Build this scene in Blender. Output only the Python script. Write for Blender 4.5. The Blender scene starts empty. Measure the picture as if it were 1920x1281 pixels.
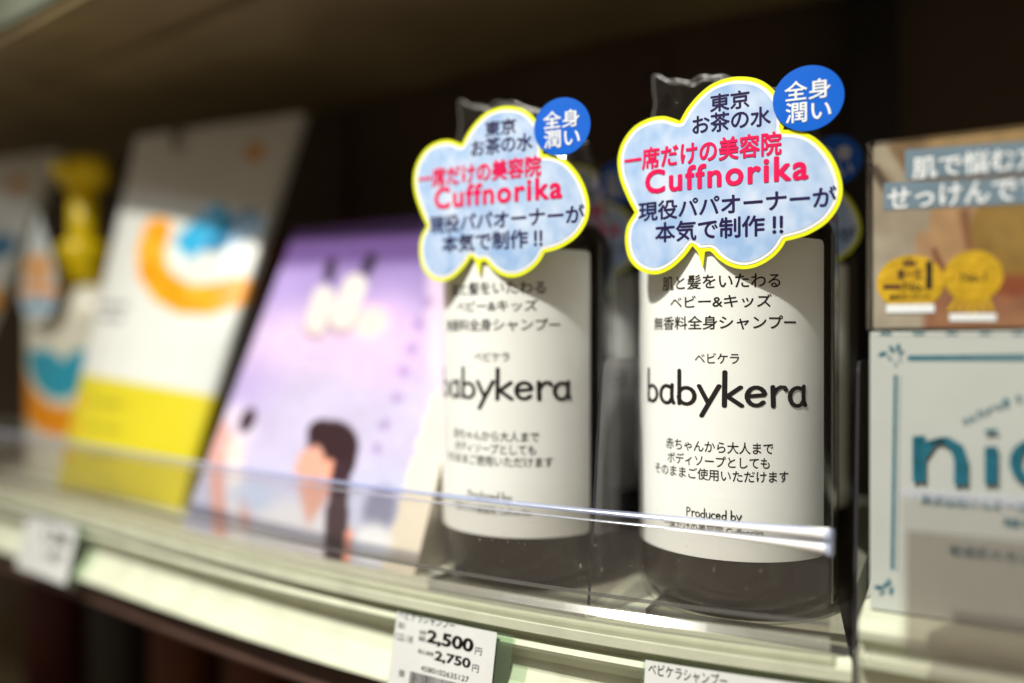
import bpy, bmesh, math, random
import numpy as np
from mathutils import Vector, Matrix, noise as mnoise
random.seed(4)
S = bpy.context.scene
COL = S.collection
rad = math.radians

# ------------------------------------------------------------------ camera, light, exposure
F = 1474.0                      # focal length in photo pixels (1920 wide)
YAW = rad(28.7); CY, SY = math.cos(YAW), math.sin(YAW)
HOR = 645.0                     # horizon row of the photo
cam_d = bpy.data.cameras.new('camera'); cam = bpy.data.objects.new('camera', cam_d); COL.objects.link(cam)
cam_d.sensor_width = 36; cam_d.lens = F/1920*36
cam_d.shift_y = (HOR-640.5)/1920
cam_d.clip_start = 0.01; cam_d.clip_end = 50
cam.location = (0, 0, 0); cam.rotation_euler = (rad(90), 0, YAW)
cam_d.dof.use_dof = True; cam_d.dof.focus_distance = 0.271
cam_d.dof.aperture_fstop = (cam_d.lens/1000)/0.0142
cam_d.dof.aperture_blades = 0
S.camera = cam

W = bpy.data.worlds.new('World'); S.world = W; W.use_nodes = True
bg = W.node_tree.nodes['Background']
bg.inputs[0].default_value = (1.0, 0.80, 0.58, 1); bg.inputs[1].default_value = 0.20

def lamp(name, kind, loc, target, energy, color, **kw):
    d = bpy.data.lights.new(name, kind); d.energy = energy; d.color = color
    for k, v in kw.items(): setattr(d, k, v)
    o = bpy.data.objects.new(name, d); COL.objects.link(o); o.location = loc
    o.rotation_euler = (Vector(target)-Vector(loc)).to_track_quat('-Z', 'Y').to_euler()
    return o
lamp('shop_spotlight', 'SPOT', (-0.44, -0.60, 1.28), (-0.160, 0.25, -0.06), 172, (1.0, 0.965, 0.86),
     spot_size=rad(40), spot_blend=1.0, shadow_soft_size=0.028)
lamp('fill_light', 'AREA', (-0.7, -1.0, 1.5), (-0.3, 0.3, 0.1), 4.0, (0.85, 0.92, 1.0), shape='RECTANGLE', size=0.9, size_y=0.12)  # unseen lamp added as cool general fill

S.view_settings.view_transform = 'Standard'; S.view_settings.look = 'None'
S.view_settings.exposure = 0.20; S.view_settings.gamma = 1.0
S.render.engine = 'CYCLES'
S.cycles.max_bounces = 10; S.cycles.transparent_max_bounces = 24
S.cycles.sample_clamp_indirect = 6
S.cycles.use_denoising = True

# ------------------------------------------------------------------ geometry of the view
def ray(px, py):
    a = (px-960)/F
    return Vector((-SY+a*CY, CY+a*SY, (HOR-py)/F))
def at(px, py, z):              # point at camera depth z
    return ray(px, py)*z
def atY(px, py, Y):             # on the vertical plane y = Y
    r = ray(px, py); return r*(Y/r.y)
def atZ(px, py, Z):             # on the level plane z = Z
    r = ray(px, py); return r*(Z/r.z)
def proj(p):
    x = p[0]*CY+p[1]*SY; z = -p[0]*SY+p[1]*CY
    return 960+F*x/z, HOR-F*p[2]/z
FLOOR = -0.097
_c = np.polyfit([-.533, -.371, -.301, -.1728, -.1067, -.0303], [.286, .2654, .2573, .2478, .2478, .2563], 3)
def lipY(x):                    # gently bowed front of the shelf, in plan
    xc = min(max(x, -.55), -.01)
    return float(np.polyval(_c, xc)+np.polyval(np.polyder(_c), xc)*(x-xc))
def lip(x, n):                  # n = outwards, towards the aisle
    d = float(np.polyval(np.polyder(_c), min(max(x, -.55), -.01)))
    t = Vector((1, d)).normalized()
    return x+t.y*n, lipY(x)-t.x*n

# ------------------------------------------------------------------ materials
def lin(c):
    return tuple(((v/12.92) if v <= 0.04045 else ((v+0.055)/1.055)**2.4) for v in c)
def rgb(r, g, b): return lin((r/255, g/255, b/255))
def mat(name, col, rough=0.5, spec=0.5, bump=0.0, bscale=200, mott=0.0, mscale=60, metal=0, coat=0, attr=None, trans=0, ior=1.45):
    m = bpy.data.materials.new(name); m.use_nodes = True
    nt = m.node_tree; p = nt.nodes['Principled BSDF']
    p.inputs['Base Color'].default_value = (*col, 1); p.inputs['Roughness'].default_value = rough
    p.inputs['Specular IOR Level'].default_value = spec; p.inputs['Metallic'].default_value = metal
    p.inputs['Coat Weight'].default_value = coat; p.inputs['Coat Roughness'].default_value = 0.08
    p.inputs['Transmission Weight'].default_value = trans; p.inputs['IOR'].default_value = ior
    tc = nt.nodes.new('ShaderNodeTexCoord')
    src = None
    if attr:
        a = nt.nodes.new('ShaderNodeAttribute'); a.attribute_name = attr; src = a.outputs['Color']
        nt.links.new(src, p.inputs['Base Color'])
    if mott:
        n = nt.nodes.new('ShaderNodeTexNoise'); n.inputs['Scale'].default_value = mscale; n.inputs['Detail'].default_value = 5
        nt.links.new(tc.outputs['Object'], n.inputs['Vector'])
        mr = nt.nodes.new('ShaderNodeMapRange'); mr.inputs['From Min'].default_value = .3; mr.inputs['From Max'].default_value = .7
        mr.inputs['To Min'].default_value = 1-mott; mr.inputs['To Max'].default_value = 1.0
        nt.links.new(n.outputs['Fac'], mr.inputs['Value'])
        vm = nt.nodes.new('ShaderNodeVectorMath'); vm.operation = 'SCALE'
        if src: nt.links.new(src, vm.inputs[0])
        else: vm.inputs[0].default_value = col
        nt.links.new(mr.outputs[0], vm.inputs['Scale']); nt.links.new(vm.outputs[0], p.inputs['Base Color'])
        mr2 = nt.nodes.new('ShaderNodeMapRange'); mr2.inputs['To Min'].default_value = max(0, rough-.08); mr2.inputs['To Max'].default_value = min(1, rough+.12)
        nt.links.new(n.outputs['Fac'], mr2.inputs['Value']); nt.links.new(mr2.outputs[0], p.inputs['Roughness'])
    if bump:
        n = nt.nodes.new('ShaderNodeTexNoise'); n.inputs['Scale'].default_value = bscale; n.inputs['Detail'].default_value = 3
        nt.links.new(tc.outputs['Object'], n.inputs['Vector'])
        b = nt.nodes.new('ShaderNodeBump'); b.inputs['Strength'].default_value = bump; b.inputs['Distance'].default_value = 0.001
        nt.links.new(n.outputs['Fac'], b.inputs['Height']); nt.links.new(b.outputs[0], p.inputs['Normal'])
    return m
def clear(name, tint=(1, 1, 1), gloss=1.0, rough=0.03, ior=1.49, haze=0.0, hazecol=(.8, .82, .9), bump=0, bscale=60, stretch=None):
    """clear plastic: tinted pass-through, fresnel reflection and a little milky scatter"""
    m = bpy.data.materials.new(name); m.use_nodes = True
    nt = m.node_tree; nt.nodes.clear()
    out = nt.nodes.new('ShaderNodeOutputMaterial')
    tr = nt.nodes.new('ShaderNodeBsdfTransparent'); tr.inputs[0].default_value = (*tint, 1)
    gl = nt.nodes.new('ShaderNodeBsdfGlossy'); gl.inputs['Roughness'].default_value = rough; gl.inputs[0].default_value = (gloss, gloss, gloss, 1)
    df = nt.nodes.new('ShaderNodeBsdfDiffuse'); df.inputs[0].default_value = (*hazecol, 1)
    # reflectance by angle, the same for both sides of the thin sheet (Schlick)
    geo = nt.nodes.new('ShaderNodeNewGeometry'); dt = nt.nodes.new('ShaderNodeVectorMath'); dt.operation = 'DOT_PRODUCT'
    nt.links.new(geo.outputs['Incoming'], dt.inputs[0]); nt.links.new(geo.outputs['Normal'], dt.inputs[1])
    def mth(op, a, b=None, b_val=0.0):
        n_ = nt.nodes.new('ShaderNodeMath'); n_.operation = op
        if isinstance(a, float): n_.inputs[0].default_value = a
        else: nt.links.new(a, n_.inputs[0])
        if b is not None: nt.links.new(b, n_.inputs[1])
        else: n_.inputs[1].default_value = b_val
        return n_.outputs[0]
    f0 = ((ior-1)/(ior+1))**2
    c1_ = mth('SUBTRACT', 1.0, mth('ABSOLUTE', dt.outputs['Value']))
    fres = mth('ADD', mth('MULTIPLY', mth('POWER', c1_, b_val=5.0), b_val=1-f0), b_val=f0)
    m1 = nt.nodes.new('ShaderNodeMixShader'); m1.inputs[0].default_value = haze
    m2 = nt.nodes.new('ShaderNodeMixShader')
    if 'acrylic' in name:
        tcd = nt.nodes.new('ShaderNodeTexCoord'); nd = nt.nodes.new('ShaderNodeTexNoise'); nd.inputs['Scale'].default_value = 800
        nt.links.new(tcd.outputs['Object'], nd.inputs['Vector'])
        md = nt.nodes.new('ShaderNodeMapRange'); md.inputs['From Min'].default_value = .70; md.inputs['From Max'].default_value = .76
        md.inputs['To Min'].default_value = haze; md.inputs['To Max'].default_value = min(1, haze+.22)
        nt.links.new(nd.outputs['Fac'], md.inputs['Value']); nt.links.new(md.outputs[0], m1.inputs[0])
    nt.links.new(tr.outputs[0], m1.inputs[1]); nt.links.new(df.outputs[0], m1.inputs[2])
    nt.links.new(fres, m2.inputs[0]); nt.links.new(m1.outputs[0], m2.inputs[1]); nt.links.new(gl.outputs[0], m2.inputs[2])
    nt.links.new(m2.outputs[0], out.inputs[0])
    if bump:
        tc = nt.nodes.new('ShaderNodeTexCoord'); n = nt.nodes.new('ShaderNodeTexNoise'); n.inputs['Scale'].default_value = bscale
        mp = nt.nodes.new('ShaderNodeMapping'); mp.inputs['Scale'].default_value = stretch or (1, 1, 1)
        nt.links.new(tc.outputs['Object'], mp.inputs[0]); nt.links.new(mp.outputs[0], n.inputs['Vector'])
        b = nt.nodes.new('ShaderNodeBump'); b.inputs['Strength'].default_value = bump; b.inputs['Distance'].default_value = 0.002
        nt.links.new(n.outputs['Fac'], b.inputs['Height'])
        nt.links.new(b.outputs[0], gl.inputs['Normal']); nt.links.new(b.outputs[0], dt.inputs[1])
    return m

M = dict(
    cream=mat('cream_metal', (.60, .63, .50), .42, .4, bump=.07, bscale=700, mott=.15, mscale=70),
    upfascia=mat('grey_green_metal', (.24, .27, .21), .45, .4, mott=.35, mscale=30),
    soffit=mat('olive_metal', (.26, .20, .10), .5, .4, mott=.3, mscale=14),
    back=mat('dark_panel', (.075, .050, .032), .6, .3, mott=.3, mscale=10),
    black=mat('black_post', (.010, .008, .008), .45, .4, mott=.3),
    brown=mat('brown_strip', (.085, .045, .035), .5, .4, mott=.3),
    bottle=mat('dark_brown_plastic', (.014, .009, .006), .22, .5, mott=.2),
    cap=mat('black_plastic', (.012, .011, .011), .3, .5, mott=.2),
    label=mat('label_paper', (.84, .86, .85), .5, .35, bump=.03, bscale=1500, mott=.025, mscale=80),
    ink=mat('dark_ink', (.012, .009, .010), .6, .15, mott=.2),
    navy=mat('navy_ink', (.016, .008, .075), .5, .2, mott=.2),
    pink=mat('pink_ink', rgb(222, 4, 84), .5, .25, mott=.06),
    yellow=mat('sticker_yellow', rgb(226, 234, 34), .3, .5, mott=.05),
    white=mat('sticker_white', (.82, .83, .84), .3, .5, mott=.03),
    sky=mat('sticker_watercolour', rgb(166, 196, 232), .25, .5, attr='paint', bump=.02, bscale=500),
    blue=mat('sticker_blue', rgb(0, 94, 206), .4, .3, mott=.05),
    inkwhite=mat('white_ink', (.80, .84, .88), .3, .5, mott=.03),
    film=clear('clear_film', (.985, .985, .98), 1.0, .05, 1.38, .004, bump=.25, bscale=90, stretch=(1, 1, .35)),
    film_fold=clear('film_fold', (.80, .80, .80), 1.0, .2, 1.8, .16, (.75, .75, .72)),
    flare_white=mat('rail_flare_white', (.92, .92, .93), .3, .8, coat=.3, bump=.1),  # white of the wedges that imitate the lamp flare on the rail
    acryl=clear('clear_acrylic', (.90, .89, .88), 1.0, .04, 1.45, .018, (.8, .72, .68), bump=.04, bscale=30),
    acryl_edge=clear('acrylic_edge', (.78, .82, .94), 1.0, .22, 2.2, .20, (.62, .70, .98), bump=.15, bscale=60, stretch=(.1, .1, 1)),
    acryl_line=clear('acrylic_line', (.80, .82, .90), 1.0, .16, 2.2, .22, (.85, .88, .98)),
    acryl_seam=clear('acrylic_seam', (.50, .50, .47), 1.0, .12, 1.5, .10, (.7, .7, .7)),
    acryl_foot=clear('acrylic_foot', (.80, .80, .76), 1.0, .15, 1.5, .16, (.80, .80, .72), bump=.2, bscale=40, stretch=(.08, .08, 1)),
    divider=clear('divider_acrylic', (.90, .89, .90), .8, .06, 1.35, .012),
    baseplate=clear('darkened_base_acrylic', (.74, .72, .70), 1.0, .08, 1.45, .02, (.5, .45, .42)),  # clear plate tinted darker to imitate the bottle's reflection in it
    divedge=clear('divider_edge', (.13, .12, .14), 1.0, .12, 1.5, .05, (.4, .4, .5)),
    holder=clear('green_tag_holder', (.66, .80, .66), 1.0, .08, 1.45, .08, (.5, .62, .48)),
    paper=mat('tag_paper', (.62, .64, .64), .55, .3, bump=.05, bscale=900, mott=.10, mscale=50),
    nicowhite=mat('box_card', (.44, .47, .45), .5, .3, bump=.04, bscale=900, mott=.05, mscale=60),
    teal=mat('teal_ink', rgb(34, 104, 124), .5, .3, mott=.3, mscale=250),
    print=mat('glossy_print', (.8, .8, .8), .25, .5, attr='paint', bump=.12, bscale=45),
    printmatt=mat('matt_print', (.8, .8, .8), .5, .4, attr='paint', bump=.1, bscale=60),
    pumpyellow=mat('yellow_plastic', rgb(236, 206, 10), .3, .5, mott=.08),
    pumpwhite=mat('white_plastic', (.74, .74, .68), .35, .5, attr='paint'),
    slate=mat('slate_print', rgb(108, 130, 146), .4, .4, mott=.12),
    gold=mat('gold_foil', rgb(206, 166, 24), .35, .5, bump=.5, bscale=400, mott=.3, mscale=150),
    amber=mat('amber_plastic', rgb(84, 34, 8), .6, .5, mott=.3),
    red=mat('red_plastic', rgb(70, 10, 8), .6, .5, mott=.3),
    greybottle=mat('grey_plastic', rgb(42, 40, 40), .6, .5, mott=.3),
)

# ------------------------------------------------------------------ objects
def tag(o, label=None, cat=None, group=None, kind=None):
    if label: o['label'] = label
    if cat: o['category'] = cat
    if group: o['group'] = group
    if kind: o['kind'] = kind
    return o
def empty(name, loc, label, cat, group=None):
    o = bpy.data.objects.new(name, None); COL.objects.link(o); o.location = loc
    o.empty_display_size = .01
    return tag(o, label, cat, group)
def link(name, me, m, parent=None, world=True):
    """link a mesh whose vertices are in world coordinates"""
    if m is not None:
        me.materials.clear(); me.materials.append(m)
    o = bpy.data.objects.new(name, me); COL.objects.link(o)
    if parent is not None:
        root = parent
        off = Vector((0, 0, 0))
        while root is not None: off += root.location; root = root.parent
        me.transform(Matrix.Translation(-off)); o.parent = parent
    else:
        co = [v.co for v in me.vertices]
        mn = Vector((min(c.x for c in co), min(c.y for c in co), min(c.z for c in co)))
        mx = Vector((max(c.x for c in co), max(c.y for c in co), max(c.z for c in co)))
        c = Vector(((mn.x+mx.x)/2, (mn.y+mx.y)/2, mn.z))
        me.transform(Matrix.Translation(-c)); o.location = c
    return o
def mesh(verts, faces, smooth=False):
    me = bpy.data.meshes.new('m'); me.from_pydata([tuple(v) for v in verts], [], faces); me.update()
    if smooth:
        me.polygons.foreach_set('use_smooth', [True]*len(me.polygons))
    return me
def box(x0, x1, y0, y1, z0, z1, bev=0):
    bm = bmesh.new(); bmesh.ops.create_cube(bm, size=1)
    for v in bm.verts:
        v.co = Vector((x0 if v.co.x < 0 else x1, y0 if v.co.y < 0 else y1, z0 if v.co.z < 0 else z1))
    if bev: bmesh.ops.bevel(bm, geom=bm.edges[:], offset=bev, segments=3, profile=.5, affect='EDGES')
    me = bpy.data.meshes.new('m'); bm.to_mesh(me); bm.free()
    return me
def lathe(prof, c, n=64, a0=0, a1=2*math.pi, sx=1, sy=1, smooth=True, p=2.0):
    """prof: (r, z) list; c centre x, y; superellipse power p"""
    V = []; Fc = []; full = abs(a1-a0-2*math.pi) < 1e-6; k = n if full else n+1
    for r, z in prof:
        for i in range(k):
            a = a0+(a1-a0)*i/n
            ca, sa = math.cos(a), math.sin(a)
            s = (abs(ca)**p+abs(sa)**p)**(-1/p)
            V.append((c[0]+r*sx*s*ca, c[1]+r*sy*s*sa, z))
    for j in range(len(prof)-1):
        for i in range(n):
            i2 = (i+1) % k
            Fc.append((j*k+i, j*k+i2, (j+1)*k+i2, (j+1)*k+i))
    return mesh(V, Fc, smooth)
def sweep(profile, x0, x1, step=.012, closed=True, smooth=False, caps=True):
    """profile of (n, z) swept along the bowed shelf front"""
    N = max(2, int((x1-x0)/step)); V = []; Fc = []; k = len(profile)
    for i in range(N+1):
        x = x0+(x1-x0)*i/N
        for n, z in profile:
            a, b = lip(x, n); V.append((a, b, z))
    for i in range(N):
        for j in range(k if closed else k-1):
            j2 = (j+1) % k
            Fc.append((i*k+j, (i+1)*k+j, (i+1)*k+j2, i*k+j2))
    if closed and caps:
        Fc.append(tuple(range(k))); Fc.append(tuple(N*k+j for j in reversed(range(k))))
    me = mesh(V, Fc, smooth)
    bm = bmesh.new(); bm.from_mesh(me); bmesh.ops.recalc_face_normals(bm, faces=bm.faces); bm.to_mesh(me); bm.free()
    return me
def paint(me, fn):
    """colour attribute: printed artwork, one colour per vertex"""
    a = me.color_attributes.new('paint', 'FLOAT_COLOR', 'POINT')
    buf = []
    for v in me.vertices:
        r, g, b = fn(v.co); r, g, b = lin((max(0, min(1, r/255)), max(0, min(1, g/255)), max(0, min(1, b/255))))
        buf += [r, g, b, 1]
    a.data.foreach_set('color', buf)
    return me

# ---- lettering
def text2d(s, bold=0.0, spacing=1.0, target=None):
    """lettering; heavier weights are built from slightly shifted layers a few microns apart"""
    base = text_base(s, spacing)
    if bold <= 0: return base
    ms_ = []; k = 0
    sh = [(0, 0), (1, 0), (-1, 0), (0, 1), (0, -1)] if bold < .02 else [(0, 0), (1, 0), (-1, 0), (0, 1), (0, -1), (.7, .7), (-.7, .7), (.7, -.7), (-.7, -.7)]
    for dx, dy in sh:
        c = base.copy(); c.transform(Matrix.Translation((dx*bold, dy*bold, k*.8))); k += 1; ms_.append(c)
    bpy.data.meshes.remove(base)
    return join2d(ms_)
def text_base(s, spacing):
    cu = bpy.data.curves.new('t', 'FONT'); cu.body = s; cu.size = 1; cu.resolution_u = 4
    cu.space_character = spacing
    o = bpy.data.objects.new('t', cu); COL.objects.link(o)
    dg = bpy.context.evaluated_depsgraph_get()
    me = bpy.data.meshes.new_from_object(o.evaluated_get(dg))
    bpy.data.objects.remove(o); bpy.data.curves.remove(cu)
    return me
# stroke lettering with round ends, em units (x-height 1)
def arc(cx, cy, rx, ry, a0, a1, n=14):
    return [(cx+rx*math.cos(rad(a0+(a1-a0)*i/n)), cy+ry*math.sin(rad(a0+(a1-a0)*i/n))) for i in range(n+1)]
GL = {
 'b': (.95, [[(.10, 1.75), (.10, .02)], arc(.42, .44, .36, .43, 150, -180)+[(.10, .2)]]),
 'a': (.98, [[(.72, .98), (.70, .5), (.72, .2), (.80, .02)], arc(.42, .46, .34, .46, 60, 300)+[(.69, .25)]]),
 'y': (.90, [[(.02, .98), (.38, .12)], [(.80, 1.0), (.12, -.55)]]),
 'k': (.86, [[(.12, 1.72), (.10, 0.0)], [(.70, .95), (.14, .42)], [(.20, .50), (.74, .02)]]),
 'e': (.95, [[(.10, .50), (.74, .58)]+arc(.42, .50, .34, .46, 15, 320)]),
 'r': (.72, [[(.10, .98), (.12, .0)], [(.12, .60), (.25, .85), (.42, .97), (.58, .95), (.64, .82)]]),
 'P': (1.0, [[(.12, 1.55), (.10, 0)], [(.12, 1.5), (.45, 1.55), (.72, 1.35), (.72, 1.05), (.45, .80), (.12, .74)]]),
 'o': (.92, [arc(.42, .48, .34, .46, 90, 450)]),
 'd': (.95, [[(.74, 1.7), (.74, .0)], arc(.42, .44, .33, .43, 30, 345)]),
 'u': (.92, [[(.10, .96), (.12, .35), (.25, .06), (.45, .04), (.62, .2), (.70, .45)], [(.72, .96), (.72, 0)]]),
 'c': (.82, [arc(.44, .48, .36, .46, 50, 310)]),
 'n': (.92, [[(.10, .96), (.10, 0)], [(.10, .5), (.25, .85), (.45, .96), (.64, .80), (.70, .5), (.70, 0)]]),
 'i': (.40, [[(.15, .90), (.15, 0)], [(.15, 1.32), (.15, 1.34)]]),
 ' ': (.55, []),
 't': (.62, [[(.28, 1.35), (.28, .05)], [(.02, .95), (.55, .97)]]),
 'l': (.35, [[(.12, 1.6), (.12, 0)]]),
}
def strokes2d(s, w=.085, sub=1):
    """rounded pen strokes as flat ribbons; every stroke a hair above the last"""
    V = []; Fc = []; x0 = 0; lay = 0
    for ch in s:
        adv, sts = GL[ch]
        for st in sts:
            pts = [Vector((p[0]+x0, p[1], 0)) for p in st]
            base = len(V); L = []; R = []
            for i, p in enumerate(pts):
                a = pts[max(0, i-1)]; b = pts[min(len(pts)-1, i+1)]
                d = (b-a); d = d.normalized() if d.length > 1e-6 else Vector((0, 1, 0))
                nrm = Vector((-d.y, d.x, 0))
                L.append(p+nrm*w); R.append(p-nrm*w)
            d0 = (pts[1]-pts[0]).normalized(); d1 = (pts[-1]-pts[-2]).normalized()
            ca = [pts[0]+Matrix.Rotation(rad(90+180*k/8), 3, 'Z') @ d0*w for k in range(1, 8)]
            cb = [pts[-1]+Matrix.Rotation(rad(-90+180*k/8), 3, 'Z') @ d1*w for k in range(1, 8)]
            z = lay*1.0; lay += 1
            nP = len(pts)
            for v in L+R+ca+cb: V.append((v.x, v.y, z))
            for i in range(nP-1): Fc.append((base+i, base+nP+i, base+nP+i+1, base+i+1))
            Fc.append(tuple([base]+[base+2*nP+k for k in range(7)]+[base+nP]))
            Fc.append(tuple([base+nP+nP-1]+[base+2*nP+7+k for k in range(7)]+[base+nP-1]))
        x0 += adv
    me = mesh(V, Fc)
    return me
def bbox2d(me):
    xs = [v.co.x for v in me.vertices]; ys = [v.co.y for v in me.vertices]
    return min(xs), max(xs), min(ys), max(ys)
def fit2d(me, u0, u1, v0, v1):
    a, b, c, d = bbox2d(me)
    for v in me.vertices:
        z = v.co.z
        v.co = Vector((u0+(v.co.x-a)/(b-a)*(u1-u0), v0+(v.co.y-c)/(d-c)*(v1-v0), z*1e-5))
    return me
def slice2d(me, step):
    bm = bmesh.new(); bm.from_mesh(me)
    a, b, c, d = bbox2d(me); x = a+step
    while x < b:
        bmesh.ops.bisect_plane(bm, geom=bm.verts[:]+bm.edges[:]+bm.faces[:], plane_co=(x, 0, 0), plane_no=(1, 0, 0)); x += step
    bm.to_mesh(me); bm.free(); return me
def join2d(ms):
    bm = bmesh.new()
    for m_ in ms:
        bm.from_mesh(m_)
    me = bpy.data.meshes.new('m'); bm.to_mesh(me); bm.free()
    for m_ in ms: bpy.data.meshes.remove(m_)
    return me

# ================================================================== THE SHELVES
X0, X1 = -1.05, -.0240
prof = [(-.245, FLOOR), (-.0035, FLOOR), (-.0035, FLOOR+.0010), (-.0015, FLOOR+.0014), (.0004, FLOOR+.0004), (.0012, FLOOR-.0014), (.0010, FLOOR-.0048), (-.0014, FLOOR-.0062),
        (-.0036, FLOOR-.0072), (-.0036, FLOOR-.0086), (-.0010, FLOOR-.0092), (-.0002, FLOOR-.0106), (-.0010, FLOOR-.0122), (-.0044, FLOOR-.0136),
        (-.0062, FLOOR-.0170), (-.0060, FLOOR-.0215), (-.0040, FLOOR-.0255), (.0000, FLOOR-.0300), (.0035, FLOOR-.0335), (.0036, FLOOR-.0346),
        (.0010, FLOOR-.0352), (-.012, FLOOR-.0352), (-.012, FLOOR-.020), (-.245, FLOOR-.020)]
shelf = empty('shelf', (X1, lipY(X1), FLOOR-.0352), 'cream metal shelf with price rail holding the bottles and pouches', 'shelf')
link('shelf_board', sweep(prof, X0, X1), M['cream'], shelf)
link('lower_strip', sweep([(-.013, -.1325), (-.007, -.1325), (-.005, -.140), (-.003, -.1455), (-.004, -.1475), (-.013, -.1470)], X0, X1), M['brown'], shelf)
upz = .1915
up = empty('shelf', (X1, lipY(X1), upz), 'cream metal shelf above, seen from below with shadowed underside', 'shelf')
uprof = [(0, upz), (.002, upz+.002), (.002, upz+.005), (-.003, upz+.008), (-.003, upz+.028), (.001, upz+.030), (.001, upz+.036), (-.23, upz+.036),
         (-.23, upz+.006), (-.10, upz+.004), (-.10, upz+.0015), (-.055, upz+.0015), (-.055, upz+.006), (-.016, upz+.006), (-.012, upz)]
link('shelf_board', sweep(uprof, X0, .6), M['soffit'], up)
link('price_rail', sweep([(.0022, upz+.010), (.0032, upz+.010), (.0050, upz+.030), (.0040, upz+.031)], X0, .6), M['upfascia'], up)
# back panel and upright
bp = link('back_panel', sweep([(-.235, -.5), (-.235, .5), (-.245, .5), (-.245, -.5)], X0-.2, .9), M['back'])
tag(bp, 'dark brown back panel behind the shelves', 'panel', kind='structure')
post = link('upright_post', box(-.046, -.021, .465, .482, -.35, .30, .002), M['black'])
tag(post, 'black upright post between the two shelf bays', 'post')

for xs_, lb in ((-.165, 'narrow slotted metal strip on the back panel behind the front bottles'), (-.47, 'narrow slotted metal strip on the back panel behind the packs')):
    a, b = lip(xs_, -.229)
    me_ = [box(a-.007, a-.0025, b, b+.004, FLOOR, .19), box(a+.0025, a+.007, b, b+.004, FLOOR, .19)]
    me_ += [box(a-.0024, a+.0024, b+.0003, b+.004, FLOOR+.005+k*.022, FLOOR+.016+k*.022) for k in range(13)]
    tag(link('slotted_strip', join2d(me_), M['brown']), lb, 'metal strip')
# ---- clear front rail of the left shelf
rail = empty('clear_shelf_rail', (-.04, lipY(-.04), FLOOR), 'long clear acrylic guard rail along front of the bottle shelf', 'guard rail')
RX1 = -.0300
rz1 = -.0565
link('panel', sweep([(-.0022, -.0925), (-.0022, rz1-.0040), (-.0008, rz1-.0040), (-.0008, -.0925)], X0, RX1), M['acryl'], rail)
def tube(nc, zc, rn, rz, k=12): return [(nc+rn*math.cos(2*math.pi*i/k), zc+rz*math.sin(2*math.pi*i/k)) for i in range(k)]
link('top_bead', sweep(tube(-.0014, rz1-.0008, .0022, .0009), X0, RX1, smooth=True), M['acryl_edge'], rail)
link('lower_bead', sweep(tube(-.0008, rz1-.0038, .0012, .0004), X0, RX1, smooth=True), M['acryl_line'], rail)
link('bead_wall', sweep([(-.0016, rz1-.0034), (-.0016, rz1-.0017), (-.0006, rz1-.0017), (-.0006, rz1-.0034)], X0, RX1), M['acryl'], rail)
link('seam', sweep([(-.0005, -.0858), (-.0003, -.0846), (.0002, -.0846), (.0004, -.0858)], X0, RX1), M['acryl_seam'], rail)
foot = [(-.0022, -.0925), (-.0022, -.0960), (.0002, -.0965), (.0030, -.0948), (.0030, -.0915), (.0012, -.0893), (-.0002, -.0893)]
link('foot', sweep(foot, X0, RX1), M['acryl_foot'], rail)
# white wedges on the two bead lines, shaped to imitate the lamp's flare
def taper(z0a, z1a, z0b, z1b, xa, xb, nn, th):
    V = []; Fc = []; N = 12; k = 8
    for i in range(N+1):
        t = i/N; x = xa+(xb-xa)*t; e = t**1.6
        zc = (z0a+z1a)/2*(1-e)+(z0b+z1b)/2*e; hz = (z1a-z0a)/2*(1-e)+(z1b-z0b)/2*e
        for j in range(k):
            q = 2*math.pi*j/k; a, b = lip(x, nn+th*math.cos(q)); V.append((a, b, zc+hz*math.sin(q)))
    for i in range(N):
        for j in range(k): Fc.append((i*k+j, i*k+(j+1) % k, (i+1)*k+(j+1) % k, (i+1)*k+j))
    Fc.append(tuple(range(k))); Fc.append(tuple(N*k+j for j in reversed(range(k))))
    return mesh(V, Fc, True)
link('flare_lobe', taper(rz1-.0014, rz1-.0006, rz1-.0036, rz1+.0003, -.080, RX1, -.0012, .0025), M['flare_white'], rail)
link('flare_lobe', taper(rz1-.0043, rz1-.0038, rz1-.0080, rz1-.0042, -.080, RX1, -.0008, .0018), M['flare_white'], rail)
ex, ey = lip(RX1, -.0012)
link('end_cap', box(ex-.0012, ex+.0014, ey-.0032, ey+.0016, rz1-.0078, rz1+.0000, .0006), M['acryl_edge'], rail)

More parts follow.
